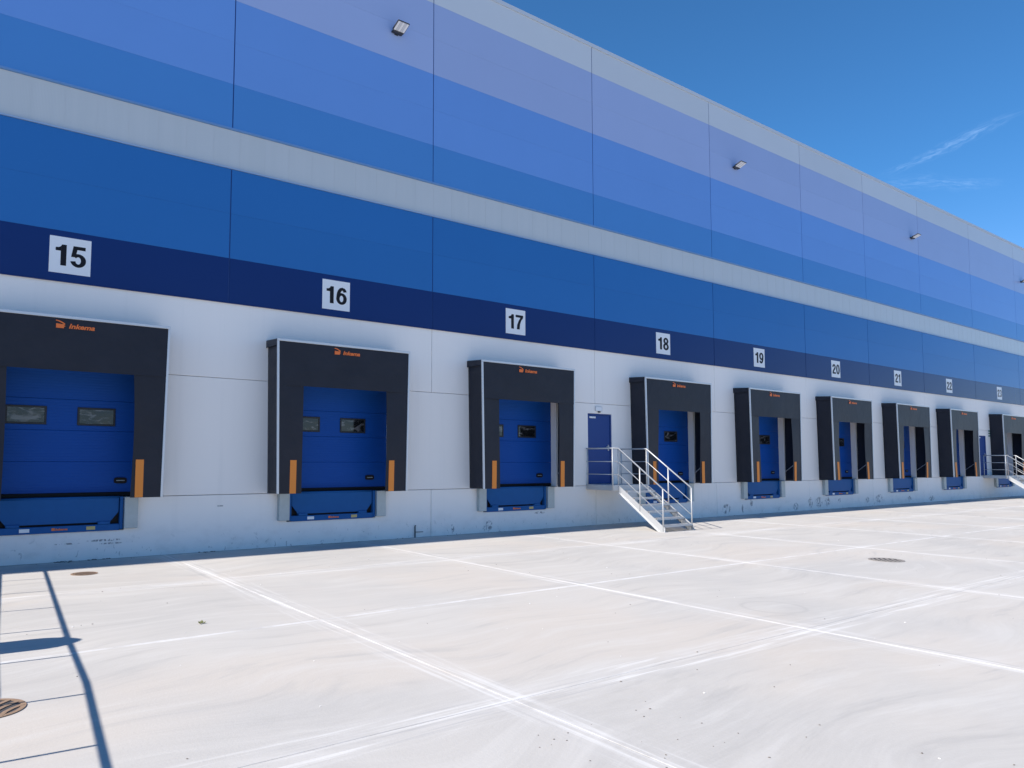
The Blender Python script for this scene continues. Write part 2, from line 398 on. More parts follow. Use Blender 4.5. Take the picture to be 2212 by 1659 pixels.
# ------------------------------------------------------------------ ground
tag(MB().box(-400, 600, -500, 500, -0.5, -0.006).obj('ground', 'ground'), kind='structure')
yard = bpy.data.objects.new('concrete_yard', None); COL.objects.link(yard); tag(yard, kind='structure')
GAP = 0.003
slab_cache = {}
for i in range(-4, 15):
    x0, x1 = JX0 + JXP * (i - 1), JX0 + JXP * i
    for j in range(0, 7):
        y1 = JY0 + JYP * (1 - j) if j else -0.004
        y0 = JY0 - JYP * j
        if j: y1 = JY0 - JYP * (j - 1)
        key = round(y1 - y0, 3)
        if key not in slab_cache:
            w, h = JXP / 2 - GAP, (y1 - y0) / 2 - GAP
            slab_cache[key] = MB().box(-w, w, -h, h, -0.0058, 0.0).mesh('concrete_slab', 'yard', bevel=0.003)
        link('concrete_slab', slab_cache[key], yard, ((x0 + x1) / 2, (y0 + y1) / 2, 0))

# ------------------------------------------------------------------ warehouse
DOCKS = [(15, 1.77), (16, 6.96), (17, 12.08), (18, 17.98), (19, 23.12), (20, 28.32), (21, 33.53), (22, 38.78), (23, 45.0)]
MORE = [-3.45, -8.65, -13.85, 50.2, 55.4]          # docks beyond the frame keep the wall going
JOINTS = [-16.4, -11.2, -6.0, -0.75, 4.60, 9.49, 15.0, 20.55, 26.15, 31.0, 36.1, 41.9, 47.95, 53.1, 58.3, 63.5]
PDOORS = [(14.71, 15.67), (42.0, 42.96)]
Z_MID0, Z_MID1, Z_BAND = 1.09, 3.38, 4.90
XL, XR = JOINTS[0], JOINTS[-1]
wh = thing('warehouse', (0, 0, 0), 'long blue-banded warehouse with white concrete base and numbered loading docks', 'warehouse')
MB().box(XL + 0.02, XR - 0.02, 0.30, 45, -0.4, 13.70).obj('building_core', 'dark', wh)
MB().box(XL + 0.02, XR - 0.02, 0.10, 0.29, 4.95, 13.6).obj('wall_frame', 'seam', wh)
OPEN_HALF = 1.42
centres = sorted([c for _, c in DOCKS] + MORE)
YF, YB = 0.0, 0.295
# lower strip: one precast panel per bay, notched for the levellers
CJ = [q for q in JOINTS if q != 4.60]
for a, b in zip(CJ[:-1], CJ[1:]):
    holes = [(c - 1.04, c + 1.04, 0.50, 1.2) for c in centres if a < c < b]
    plate(a + 0.005, b - 0.005, -0.3, Z_MID0 - 0.005, holes, YF, YB).obj('concrete_panel', 'wall', wh, bevel=0.006)
# middle strip: piers between the door openings
edges = [XL] + [e for c in centres for e in (c - OPEN_HALF, c + OPEN_HALF)] + [XR]
for a, b in zip(edges[0::2], edges[1::2]):
    if b - a < 0.1: continue
    holes = [(p0, p1, 1.0, 3.10) for p0, p1 in PDOORS if a < p0 < b]
    plate(a, b, Z_MID0 + 0.004, Z_MID1 - 0.004, holes, YF, YB).obj('concrete_panel', 'wall', wh, bevel=0.006)
# upper strip
for a, b in zip(CJ[:-1], CJ[1:]):
    plate(a + 0.005, b - 0.005, Z_MID1 + 0.004, Z_BAND, [], YF, YB).obj('concrete_panel', 'wall', wh, bevel=0.006)
# cladding panels, each 0.9 m high
ROWS = [(4.905, 5.800, 'navy'), (5.800, 6.716, 'blue'), (6.716, 7.632, 'blue'), (8.493, 9.410, 'blue2'),
        (9.410, 10.30, 'sky'), (10.30, 11.193, 'sky'), (11.193, 12.10, 'lav'), (12.10, 13.005, 'lav'), (13.005, 13.80, 'pale')]
for a, b in zip(JOINTS[:-1], JOINTS[1:]):
    for z0, z1, mt in ROWS:
        MB().box(a + 0.011, b - 0.011, -0.018, 0.085, z0 + 0.0006, z1 - 0.0006).obj('cladding_panel', mt, wh, bevel=0.0015)
for q in JOINTS[1:-1]:
    for z0, z1 in ((4.91, 7.63), (8.495, 13.79)):
        MB().box(q - 0.0105, q + 0.0105, -0.006, 0.09, z0, z1).obj('joint_strip', 'seam', wh)
# translucent strip light
gl = MB().box(-0.2648, 0.2648, 0.012, 0.06, 7.672, 8.448).box(-0.2641, -0.244, 0.0100, 0.0119, 7.674, 8.446).mesh('glazing_panel', 'glazing')
n = round((XR - XL) / 0.53)
for k in range(n):
    link('glazing_panel', gl, wh, (XL + 0.27 + k * (XR - XL - 0.54) / (n - 1), 0, 0))
MB().prism([(-0.045, 7.634), (-0.045, 7.655), (0.0, 7.675), (0.08, 7.675), (0.08, 7.634)], 'x', XL, XR).obj('window_sill', 'pale_trim', wh)
MB().prism([(-0.03, 8.491), (-0.03, 8.462), (0.0, 8.452), (0.08, 8.452), (0.08, 8.491)], 'x', XL, XR).obj('head_flashing', 'blue_trim', wh)
MB().prism([(-0.034, 4.884), (-0.034, 4.902), (0.09, 4.902), (0.09, 4.893), (-0.022, 4.893), (-0.022, 4.884)], 'x', XL, XR).obj('drip_flashing', 'navy', wh)
MB().prism([(-0.045, 13.78), (-0.045, 13.885), (0.45, 13.90), (0.45, 13.80), (-0.02, 13.80), (-0.02, 13.78)], 'x', XL, XR).obj('roof_coping', 'coping', wh)

# sectional doors (part > section, windows, lock plate)
SECT = [(1.175, 1.728), (1.728, 2.281), (2.281, 2.834), (2.834, 3.36)]
def section_mesh(z0, z1):
    b = MB(); pts = []; nrib = 11; d = (z1 - z0) / nrib
    pts.append((0.235, z0))
    for k in range(nrib):
        pts += [(0.200, z0 + k * d + 0.003), (0.200, z0 + (k + 1) * d - 0.012), (0.2020, z0 + (k + 1) * d - 0.006)]
    pts.append((0.205, z1 - 0.001)); pts.append((0.235, z1 - 0.001))
    b.prism(pts, 'x', -1.47, 1.47); return b.mesh('door_section', 'door')
sect_me = [section_mesh(*s) for s in SECT]
def frame_mesh(x0, x1, z0, z1):
    b = plate(x0, x1, z0, z1, [(x0 + 0.035, x1 - 0.035, z0 + 0.035, z1 - 0.035)], 0.185, 0.2005); return b.mesh('window_frame', 'frame', bevel=0.004)
wins = [(-0.87, -0.24), (0.24, 0.87)]
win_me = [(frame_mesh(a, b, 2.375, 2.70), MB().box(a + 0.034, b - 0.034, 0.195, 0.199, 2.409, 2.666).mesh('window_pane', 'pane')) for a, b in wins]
seal_me = MB().box(-1.41, 1.41, 0.19, 0.24, 1.10, 1.174).mesh('bottom_seal', 'black', bevel=0.008)
lock_pts = [(0.99 + 0.11 * math.copysign(abs(math.cos(t)) ** 0.5, math.cos(t)), 1.385 + 0.055 * math.copysign(abs(math.sin(t)) ** 0.5, math.sin(t))) for t in [2 * math.pi * k / 20 for k in range(20)]]
lock_me = MB().prism(lock_pts, 'y', 0.180, 0.201).mesh('lock_plate', 'black')
lockh_me = MB().box(0.92, 1.06, 0.172, 0.181, 1.378, 1.392).mesh('lock_handle', 'galv_plate', bevel=0.003)
for k, c in enumerate(centres):
    d = bpy.data.objects.new('sectional_door', None); COL.objects.link(d); d.parent = wh; d.location = (c, 0, 0)
    for me in sect_me: link('door_section', me, d)
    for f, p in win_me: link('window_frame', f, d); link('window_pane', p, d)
    link('bottom_seal', seal_me, d); link('lock_plate', lock_me, d); link('lock_handle', lockh_me, d)

# personnel doors
for p0, p1 in PDOORS:
    d = bpy.data.objects.new('personnel_door', None); COL.objects.link(d); d.parent = wh; d.location = (p0, 0, 1.13)
    w = p1 - p0
    MB().box(0.035, w - 0.035, 0.05, 0.10, 0.005, 1.93).obj('door_leaf', 'steel_door', d, bevel=0.003)
    plate(0.002, w - 0.002, 0.0, 1.967, [(0.033, w - 0.033, -1, 1.932)], 0.02, 0.12).obj('door_frame', 'steel_door', d, bevel=0.003)
    MB().box(0.10, 0.34, 0.028, 0.05, 1.84, 1.89).box(0.26, 0.28, -0.01, 0.03, 1.86, 1.875).obj('door_closer', 'sign', d, bevel=0.004)
    MB().box(w - 0.13, w - 0.09, 0.03, 0.05, 0.93, 1.10).box(w - 0.22, w - 0.10, -0.005, 0.012, 1.03, 1.05).box(w - 0.12, w - 0.10, 0.0, 0.04, 1.03, 1.05).obj('door_handle', 'galv', d, bevel=0.003)
    MB().box(0, w, -0.01, 0.28, -0.03, 0.0).obj('threshold', 'galv_plate', d)

# ------------------------------------------------------------------ dock shelters
SH, SD, SZ0, SZ1 = 1.55, 0.60, 1.10, 4.19
HEAD_Z, CURT, TAPER = 3.26, 0.965, 0.05
logo_txt = text_mesh('Inkema', 0.112, 'logo', bold=0.0036, shear=0.25, sx=1.22, depth=0.0015)
def logo_mark():
    b = MB()
    b.prism([(-0.08, -0.065), (0.06, -0.065), (0.06, -0.035), (0.09, -0.02), (0.06, -0.005), (0.06, 0.015), (-0.08, 0.022)], 'y', -0.0015, 0.0015)
    top = [(-0.085 + 0.165 * t, 0.092 - 0.062 * t * t) for t in [k / 8 for k in range(9)]]
    low = [(x - 0.006 * i / 8, z - 0.018 - 0.012 * (i / 8)) for i, (x, z) in enumerate(top)]
    b.prism(top + low[::-1], 'y', -0.0015, 0.0015)
    return b.mesh('logo_mark', 'logo')
mark_me = logo_mark()
def sheet(nx, nz, fn, th, name, mat, parent, smooth=True):
    """thin cloth: fn(s, t) -> front point; thickness th along +y"""
    b = MB(); st = nz + 1
    for side in (0, 1):
        for i in range(nx + 1):
            for j in range(nz + 1):
                x, y, z = fn(i / nx, j / nz); b.v.append((x, y + th * side, z))
    B = (nx + 1) * st
    for i in range(nx):
        for j in range(nz):
            q = (i * st + j, (i + 1) * st + j, (i + 1) * st + j + 1, i * st + j + 1)
            b.f.append(q); b.f.append(tuple(B + k for k in reversed(q)))
    ring = [i * st for i in range(nx + 1)] + [nx * st + j for j in range(1, nz + 1)] + [i * st + nz for i in range(nx - 1, -1, -1)] + [j for j in range(nz - 1, 0, -1)]
    for k in range(len(ring)):
        a, c = ring[k], ring[(k + 1) % len(ring)]; b.f.append((a, B + a, B + c, c))
    o = b.obj(name, mat, parent)
    if smooth:
        for f in o.data.polygons: f.use_smooth = True
        o.data.set_sharp_from_angle(angle=math.radians(40))
    return o
def shelter(num, c, rng):
    lab = f'dark fabric dock shelter below the number {num} sign, {PLACE[num]}'
    s = thing('dock_shelter', (c, 0, SZ0), lab, 'dock shelter', 'dock shelters along the wall')
    Z0, Z1 = 0.0, SZ1 - SZ0; hz = HEAD_Z - SZ0
    for sg in (-1, 1):
        ph = rng.random() * 6
        # side wall of the shelter, cloth from the wall to the front frame
        def side(u, t, sg=sg, ph=ph):
            y = -0.004 - (SD - 0.03) * u; z = Z0 + (Z1 - 0.01 - Z0) * t
            bow = 0.010 * math.sin(math.pi * u) * math.sin(3.0 * t + ph)
            fold = 0.016 * math.exp(-((t - 0.95 - 0.05 * (u - .5)) / 0.02) ** 2) * math.sin(math.pi * u)
            return (sg * (SH - 0.035 - TAPER * (1 - t)) - sg * (bow + fold), y, z)
        b = MB(); nu, nt = 8, 40
        for k in (0, 1):
            for i in range(nu + 1):
                for j in range(nt + 1):
                    x, y, z = side(i / nu, j / nt); b.v.append((x + k * 0.004 * -sg, y, z))
        B = (nu + 1) * (nt + 1); st = nt + 1
        for i in range(nu):
            for j in range(nt):
                q = (i * st + j, (i + 1) * st + j, (i + 1) * st + j + 1, i * st + j + 1)
                b.f.append(q); b.f.append(tuple(B + k for k in reversed(q)))
        rg = [i * st for i in range(nu + 1)] + [nu * st + j for j in range(1, nt + 1)] + [i * st + nt for i in range(nu - 1, -1, -1)] + [j for j in range(nt - 1, 0, -1)]
        for k in range(len(rg)):
            a, d = rg[k], rg[(k + 1) % len(rg)]; b.f.append((a, B + a, B + d, d))
        o = b.obj('side_cover', 'fabric', s, smooth=True)
        # side curtain
        bend = (rng.random() - 0.3) * 0.05; tw = (rng.random() - 0.5) * 0.03
        def curtain(u, t, sg=sg, bend=bend, tw=tw, ph=ph):
            inner = CURT + bend * math.sin(math.pi * t) + tw * t
            x = (SH - 0.03 - TAPER * (1 - t)) + (inner - (SH - 0.03 - TAPER * (1 - t))) * u
            y = -SD + 0.012 + 0.02 * u * math.sin(math.pi * t * 1.3 + ph) + 0.02 * u
            return (sg * x, y, Z0 + (hz + 0.12 - Z0) * t)
        sheet(6, 16, curtain, 0.006, 'side_curtain', 'fabric', s)
        xm = -1.16 if sg < 0 else 1.105
        uu = ((SH - 0.03) - abs(xm)) / ((SH - 0.03) - CURT)
        def marker(u, t, sg=sg, xm=xm, uu=uu, ph=ph):
            tt = t * 0.665 / (hz + 0.12)
            y = -SD + 0.012 + 0.02 * uu * math.sin(math.pi * tt * 1.3 + ph) + 0.02 * uu
            return (xm + (u - 0.5) * 0.135, y - 0.008, t * 0.665 + 0.002)
        sheet(1, 6, marker, 0.004, 'marker_strip', 'orange', s)
        # aluminium front edge
        MB().prism([(sg * q, z) for q, z in ((SH - TAPER, Z0), (SH, Z1 - 0.05), (SH - 0.04, Z1 - 0.05), (SH - 0.04 - TAPER, Z0))], 'y', -SD - 0.012, -SD + 0.03).obj('edge_trim', 'trim', s, bevel=0.004)
        # folding strut inside
        MB().tube([(sg * (SH - 0.12), -0.03, 0.32), (sg * (SH - 0.13), -SD + 0.06, 0.70)], 0.015, 8).obj('strut', 'galv', s, smooth=True)
    MB().box(-SH, SH, -SD - 0.014, -SD + 0.03, Z1 - 0.048, Z1).obj('edge_trim', 'trim', s, bevel=0.004)
    ph = rng.random() * 6
    hd = sheet(14, 8, lambda u, t: (-SH + 0.042 + (2 * SH - 0.084) * u, -SD + 0.004 + 0.006 * math.sin(7 * u + ph) * (1 - t), hz + (Z1 - 0.05 - hz) * t), 0.005, 'head_curtain', 'fabric', s)
    ox = (rng.random() - 0.5) * 0.16 - 0.02
    lg = link('logo_lettering', logo_txt, hd, (0.09 + ox, -SD - 0.008, Z1 - 0.175)); lg.rotation_euler = (0, 0, 0)
    link('logo_mark', mark_me, hd, (-0.235 + ox, -SD - 0.008, Z1 - 0.165)).scale = (0.85, 1, 0.85)
    MB().prism([(-0.004, Z1 + 0.03), (-SD + 0.02, Z1 - 0.005), (-SD + 0.02, Z1 - 0.012), (-0.004, Z1 + 0.022)], 'x', -SH + 0.01, SH - 0.01).obj('top_cover', 'fabric', s)
    MB().prism([(-SD + 0.03, Z1 - 0.01), (-0.004, Z1 + 0.02), (-0.004, Z1 - 0.13), (-SD + 0.03, Z1 - 0.13)], 'x', -SH - 0.005, -SH + 0.004).obj('corner_flap', 'fabric', s)
    return s

# ------------------------------------------------------------------ dock levellers
def box_label(num):
    return f'blue dock leveller under the number {num} door, {PLACE[num]}'
lev_logo = text_mesh('Inkema', 0.05, 'logo', bold=0.002, shear=0.25, sx=1.3, depth=0.001)
def leveller(num, c):
    s = thing('dock_leveller', (c, 0, 0.5), box_label(num), 'dock leveller', 'dock levellers under the doors')
    MB().box(-1.03, 1.03, 0.06, 0.28, 0.0, 0.60).obj('pit_frame', 'black', s)
    for sg in (-1, 1):
        x0, x1 = sorted((sg * 1.02, sg * 1.25))
        MB().box(x0, x1, -0.11, -0.002, 0.03, 0.595).obj('bumper_box', 'galv_plate', s, bevel=0.008)
        MB().box(*sorted((sg * 0.955, sg * 1.012)), -0.045, 0.06, 0.02, 0.60).obj('corner_post', 'leveller', s, bevel=0.006)
        MB().box(*sorted((sg * 0.60, sg * 0.80)), -0.05, 0.05, 0.115, 0.165).obj('lip_stop', 'leveller', s, bevel=0.006)
    MB().box(-0.955, 0.955, -0.04, 0.06, 0.0, 0.115).obj('front_beam', 'leveller', s, bevel=0.006)
    lip = [(-0.94, 0.575), (0.94, 0.575), (0.94, 0.33), (0.80, 0.15), (-0.80, 0.15), (-0.94, 0.33)]
    MB().prism(lip, 'y', -0.018, 0.004).obj('lip_plate', 'leveller', s, bevel=0.004)
    MB().tube([(-0.94, 0.0, 0.59), (0.94, 0.0, 0.59)], 0.022, 10).obj('lip_hinge', 'leveller', s, smooth=True)
    MB().box(-0.60, -0.45, -0.0435, -0.0402, 0.03, 0.09).obj('rating_label', 'sign', s)
    MB().box(0.42, 0.56, -0.0435, -0.0402, 0.03, 0.09).obj('warning_label', 'yellow', s)
    link('logo_lettering', lev_logo, s, (0.03, -0.044, 0.06))
    MB().box(-0.12, -0.07, -0.0435, -0.0402, 0.04, 0.085).obj('logo_mark', 'logo', s)

# ------------------------------------------------------------------ number signs
def ell(cx, cz, a, b, t0=0.0, t1=360.0, n=28):
    return [(cx + a * math.cos(math.radians(t0 + (t1 - t0) * k / n)), cz + b * math.sin(math.radians(t0 + (t1 - t0) * k / n))) for k in range(n + 1)]
def ring_quads(outer, inner): return [[outer[k], outer[k + 1], inner[k + 1], inner[k]] for k in range(len(outer) - 1)]
def stroke(pts, w):
    L, Rr = [], []
    for k, (x, z) in enumerate(pts):
        ax, az = pts[max(0, k - 1)]; bx, bz = pts[min(len(pts) - 1, k + 1)]
        d = math.hypot(bx - ax, bz - az); nx, nz = -(bz - az) / d * w / 2, (bx - ax) / d * w / 2
        L.append((x + nx, z + nz)); Rr.append((x - nx, z - nz))
    return ring_quads(L, Rr)
def arc2(cx, cz, a, b, t0, t1, w, n=20): return ring_quads(ell(cx, cz, a + w / 2, b + w * 0.42, t0, t1, n), ell(cx, cz, a - w / 2, b - w * 0.42, t0, t1, n))
SIX = ring_quads(ell(.30, .33, .285, .345), ell(.30, .33, .10, .19)) + stroke([(.11, .30), (.115, .46), (.14, .64), (.19, .79), (.26, .885), (.34, .915), (.42, .885), (.475, .80), (.49, .745)], .175)
GLYPH = {
 '1': [[(.20, 0), (.40, 0), (.40, 1), (.24, 1), (.20, .68)], [(.24, 1), (.20, .91), (.13, .855), (.02, .84), (.02, .69), (.20, .69)]],
 '7': [[(.02, 1), (.58, 1), (.58, .84), (.38, .83), (.02, .83)], [(.58, .84), (.44, .63), (.35, .38), (.31, 0), (.10, 0), (.14, .31), (.24, .59), (.38, .83)]],
 '0': ring_quads(ell(.30, .495, .29, .52), ell(.30, .495, .10, .355)),
 '8': ring_quads(ell(.30, .745, .26, .27), ell(.30, .745, .085, .12)) + ring_quads(ell(.30, .275, .29, .295), ell(.30, .275, .10, .14)),
 '6': SIX, '9': [[(.60 - x, .99 - z) for x, z in q] for q in SIX],
 '5': [[(.12, 1), (.55, 1), (.55, .835), (.13, .835)], [(.12, 1), (.26, .84), (.225, .60), (.215, .47), (.045, .47)]] + arc2(.30, .32, .19, .25, 140, -168, .18, 24),
 '2': stroke([(.115, .67), (.13, .79), (.20, .885), (.30, .915), (.405, .88), (.475, .78), (.475, .68), (.42, .56), (.32, .455), (.21, .34), (.145, .22), (.13, .10)], .18) + [[(.03, 0), (.575, 0), (.575, .165), (.03, .165)]],
 '3': arc2(.29, .73, .185, .195, 165, -85, .175) + arc2(.295, .275, .20, .20, 90, -165, .18),
}
def digits_mesh(txt, h):
    b = MB(); x0 = 0.0; depth = 0.0
    for ch in txt:
        for q in GLYPH[ch]:
            depth += 0.00002
            b.prism([((x0 + x) * h, z * h) for x, z in q], 'y', -0.0012 - depth, 0.0012)
        x0 += 0.52 if ch == '1' else 0.64
    w = (x0 - 0.06) * h
    b.v = [((x - w / 2) * 1.20, y, z - h / 2) for x, y, z in b.v]
    return b.mesh('number', 'ink')
PLACE = {15: 'leftmost, at the left picture edge', 16: 'second from the left', 17: 'third from the left', 18: 'just right of the stair',
         19: 'first one beyond the stair dock', 20: 'fourth from the right', 21: 'third from the right', 22: 'second from the right', 23: 'rightmost, at the right picture edge'}
def number_sign(num, c):
    s = thing('number_sign', (c, -0.018, 5.04), f'white square sign with black number {num} on navy band, {PLACE[num]}', 'sign', 'dock number signs')
    MB().box(-0.33, 0.33, -0.005, 0.0, 0.0, 0.65).obj('sign_plate', 'sign', s, bevel=0.001)
    link('number', digits_mesh(str(num), 0.375), s, (0.005, -0.0065, 0.325))
for num, c in DOCKS:
    rng = random.Random(num)
    shelter(num, c + (0.05 if num == 15 else 0.0), rng); leveller(num, c); number_sign(num, c)

# ------------------------------------------------------------------ wall floodlights
for k, (x, where) in enumerate(((8.42, 'nearest and highest, left of centre'), (21.95, 'second from the left'), (35.4, 'third from the left, small and far along'), (49.0, 'at the right edge of the picture'))):
    s = thing('wall_floodlight', (x, -0.018, 11.80), f'small square wall floodlight on the lavender band, {where}', 'floodlight', 'floodlights high on the wall'); s.scale = (0.82, 0.82, 0.82)
    MB().box(-0.06, 0.06, -0.012, 0.0, 0.0, 0.14).obj('wall_plate', 'lamp', s, bevel=0.003)
    MB().box(-0.17, 0.17, -0.15, -0.012, 0.02, 0.085).obj('driver_box', 'lamp', s, bevel=0.012)
    tilt = math.radians(20)
    def P(a, n, tilt=tilt):   # a along the head away from the wall, n below the face
        return (-0.13 - a * math.cos(tilt) - n * math.sin(tilt) * 1.0, 0.05 + a * math.sin(tilt) - n * math.cos(tilt))
    MB().prism([P(0, 0), P(0.34, 0), P(0.34, -0.04), P(0, -0.06)], 'x', -0.19, 0.19).obj('lamp_head', 'lamp', s, bevel=0.005)
    for q in range(5):
        x0 = -0.175 + q * 0.07
        MB().prism([P(0.02, 0.001), P(0.325, 0.001), P(0.325, 0.007), P(0.02, 0.007)], 'x', x0 + 0.002, x0 + 0.068).obj('lens_strip', 'lens' if q % 2 == 0 else 'lens2', s, bevel=0.002)

# ------------------------------------------------------------------ access stairs
def stairs(dx, lab):
    s = thing('access_stair', (dx, 0, 0), lab, 'staircase', 'galvanised access stairs')
    LX0, LX1, SX0, LY, BY = 14.62, 15.98, 14.84, -0.97, -2.42
    ZL, RH = 1.13, 0.98
    # landing grating in a frame
    MB().box(LX0, LX1, LY, -0.012, ZL - 0.03, ZL - 0.002).obj('landing', 'galv', s, bevel=0.004)
    MB().box(LX0, LX1, LY - 0.02, LY, ZL - 0.14, ZL).box(LX0 - 0.012, LX0, LY, -0.012, ZL - 0.14, ZL).box(LX1, LX1 + 0.012, LY, -0.012, ZL - 0.14, ZL).obj('landing_frame', 'galv', s)
    nst = 6; rise = ZL / (nst + 1); going = (LY - 0.03 - BY) / nst
    for sx in (SX0, LX1):
        sgn = 1 if sx == LX1 else -1
        x0, x1 = sorted((sx, sx + sgn * 0.012))
        MB().prism([(LY - 0.02, ZL - 0.01), (LY - 0.02, ZL - 0.20), (BY + 0.13, 0.0), (BY - 0.06, 0.0), (BY - 0.06, 0.09), (BY - 0.02, 0.13)], 'x', x0, x1).obj('stringer', 'galv', s)
        MB().prism([(LY - 0.02, ZL - 0.20), (LY - 0.02, ZL - 0.185), (BY + 0.115, 0.004), (BY + 0.13, 0.0)], 'x', *sorted((sx, sx - sgn * -0.05))).obj('stringer_flange', 'galv', s)
    for k in range(nst):
        z = ZL - (k + 1) * rise; y1 = LY - 0.025 - k * going; y0 = y1 - going - 0.03
        t = MB()
        for q in range(6):
            ya = y0 + q * (y1 - y0) / 6; t.box(SX0 + 0.014, LX1 - 0.014, ya, ya + (y1 - y0) / 6 - 0.012, z - 0.025, z)
        t.box(SX0 + 0.014, LX1 - 0.014, y0 - 0.006, y0 - 0.001, z - 0.045, z + 0.003)
        t.box(SX0 + 0.014, SX0 + 0.02, y0, y1, z - 0.06, z + 0.002).box(LX1 - 0.02, LX1 - 0.014, y0, y1, z - 0.06, z + 0.002)
        t.obj('tread', 'galv', s)
    slope = (1.08 - (ZL + RH)) / (BY - LY)
    r1, r2 = 0.019, 0.011
    for h, r in ((RH, r1), (RH * 0.64, r2), (RH * 0.29, r2)):
        nm = 'handrail' if r == r1 else 'guard_rail'
        zb = ZL + h + slope * (BY - LY) * 1.0
        MB().tube([(LX0, -0.02, ZL + h), (LX0, LY, ZL + h), (SX0, LY, ZL + h), (SX0, BY, zb)], r).obj(nm, 'galv', s, smooth=True)
        MB().tube([(LX1, -0.02, ZL + h), (LX1, LY, ZL + h), (LX1, BY, zb)], r).obj(nm, 'galv', s, smooth=True)
    def post(x, y, z0, z1): MB().tube([(x, y, z0), (x, y, z1)], 0.018).obj('post', 'galv', s, smooth=True)
    post(LX0, -0.06, ZL - 0.1, ZL + RH); post(LX0, LY, ZL - 0.1, ZL + RH); post(SX0, LY, ZL - 0.1, ZL + RH)
    post(LX1, -0.06, ZL - 0.1, ZL + RH); post(LX1, LY, ZL - 0.1, ZL + RH)
    ym = (LY + BY) / 2; zm = ZL + slope * (ym - LY)
    for x in (SX0, LX1):
        post(x, ym, zm - 0.14, zm + RH); post(x, BY, 0.0, 1.08)
        MB().box(x - 0.05, x + 0.05, BY - 0.08, BY + 0.06, 0.0, 0.01).obj('foot_plate', 'galv', s)
stairs(0.0, 'galvanised steel access stair with tube railings between docks 17 and 18')
stairs(27.75, 'galvanised steel access stair at the right edge beside dock 23')

# small fittings by the personnel doors
s = thing('door_lamp', (15.12, 0, 3.14), 'small white box lamp above the personnel door between docks 17 and 18', 'wall lamp')
plate(-0.13, 0.13, 0.03, 0.16, [(-0.12, 0.12, 0.04, 0.15)], -0.04, -0.001).obj('lamp_frame', 'trim', s, bevel=0.004)
MB().box(-0.119, 0.119, -0.035, -0.001, 0.041, 0.149).obj('lamp_cover', 'sign', s)
MB().box(-0.02, 0.06, -0.04, -0.001, -0.01, 0.03).obj('cable_gland', 'lamp', s, bevel=0.004)
s = thing('safety_notice', (43.45, 0, 3.03), 'small green and white notice on the wall left of dock 23', 'notice')
MB().box(-0.20, 0.20, -0.006, -0.001, 0, 0.40).obj('notice_plate', 'sign', s)
for k in range(3):
    MB().box(-0.17, 0.17, -0.009, -0.0065, 0.04 + k * 0.125, 0.11 + k * 0.125).obj('notice_row', 'green', s)

s = thing('pipe_stub', (9.03, -0.03, 0), 'thin dark pipe stub with side branch at the wall foot between docks 16 and 17', 'pipe')
MB().tube([(0, 0, 0.0), (0, 0, 0.25), (0.015, 0.0, 0.28)], 0.014, 8).obj('riser', 'iron_dark', s, smooth=True)
MB().tube([(0, 0, 0.125), (0.22, 0, 0.12)], 0.008, 8).obj('branch', 'iron_dark', s, smooth=True)
# ------------------------------------------------------------------ yard drains
def drain(x, y, r, mat, lab, rot, bars):
    s = thing('drain_cover', (x, y, 0), lab, 'drain cover', 'round drain covers'); s.rotation_euler = (0, 0, rot)
    b = MB(); n = 40
    for ra, z in ((r, 0.0005), (r, 0.007), (r * 0.86, 0.007), (r * 0.86, 0.0005)):
        b.v += [(ra * math.cos(2 * math.pi * k / n), ra * math.sin(2 * math.pi * k / n), z) for k in range(n)]
    for q in range(4):
        q2 = (q + 1) % 4
        for k in range(n):
            k2 = (k + 1) % n; b.f.append((q * n + k, q * n + k2, q2 * n + k2, q2 * n + k))
    b.obj('rim', mat, s)
    MB().prism([(r * 0.86 * math.cos(2 * math.pi * k / n), r * 0.86 * math.sin(2 * math.pi * k / n)) for k in range(n)], 'z', 0.0006, 0.0022).obj('well', 'dark', s)
    R = r * 0.84; gap = 2 * R / bars
    for k in range(bars):
        yy = -R + gap * (k + 0.5); hw = math.sqrt(max(0, R * R - yy * yy))
        if hw < 0.03: continue
        pts = [(-hw, yy), (-hw * 0.3, yy + gap * 0.25), (hw * 0.3, yy + gap * 0.25), (hw, yy), (hw, yy - gap * 0.42), (hw * 0.3, yy - gap * 0.17), (-hw * 0.3, yy - gap * 0.17), (-hw, yy - gap * 0.42)]
        MB().prism(pts, 'z', 0.0025, 0.0085).obj('bar', mat, s)
drain(1.93, -1.70, 0.19, 'rust', 'rusty round drain cover just outside the wall shadow below dock 15', 0.3, 5)
drain(0.36, -8.14, 0.24, 'rust', 'rusty round grating at the left picture edge under the railing shadows', 0.9, 5)
drain(13.98, -8.03, 0.29, 'iron', 'grey round manhole cover out in the yard at the right', 0.7, 6)

# ------------------------------------------------------------------ weeds and crumbs on the slabs
s = thing('weed_tuft', (2.40, -6.23, 0), 'small dry green sprig lying on the yard near the left joint crossing', 'weed')
for k in range(9):
    a = random.random() * 6.28; L = random.uniform(0.03, 0.065); h = random.uniform(0.008, 0.035); w = 0.012
    ca, sa = math.cos(a), math.sin(a)
    MB().prism([(0, 0), (L * .5, w), (L, 0), (L * .5, -w)], 'z', 0.0, 0.002).obj('leaf', 'leaf', s).matrix_local = Matrix.Translation((random.uniform(-.02, .02), random.uniform(-.02, .02), 0.003)) @ Matrix.Rotation(a, 4, 'Z') @ Matrix.Rotation(-math.atan2(h, L), 4, 'Y')
crumb = bmesh.new(); bmesh.ops.create_icosphere(crumb, subdivisions=1, radius=1.0)
for q in crumb.verts: q.co *= random.uniform(0.75, 1.15)
cm = bpy.data.meshes.new('crumb'); crumb.to_mesh(cm); crumb.free()
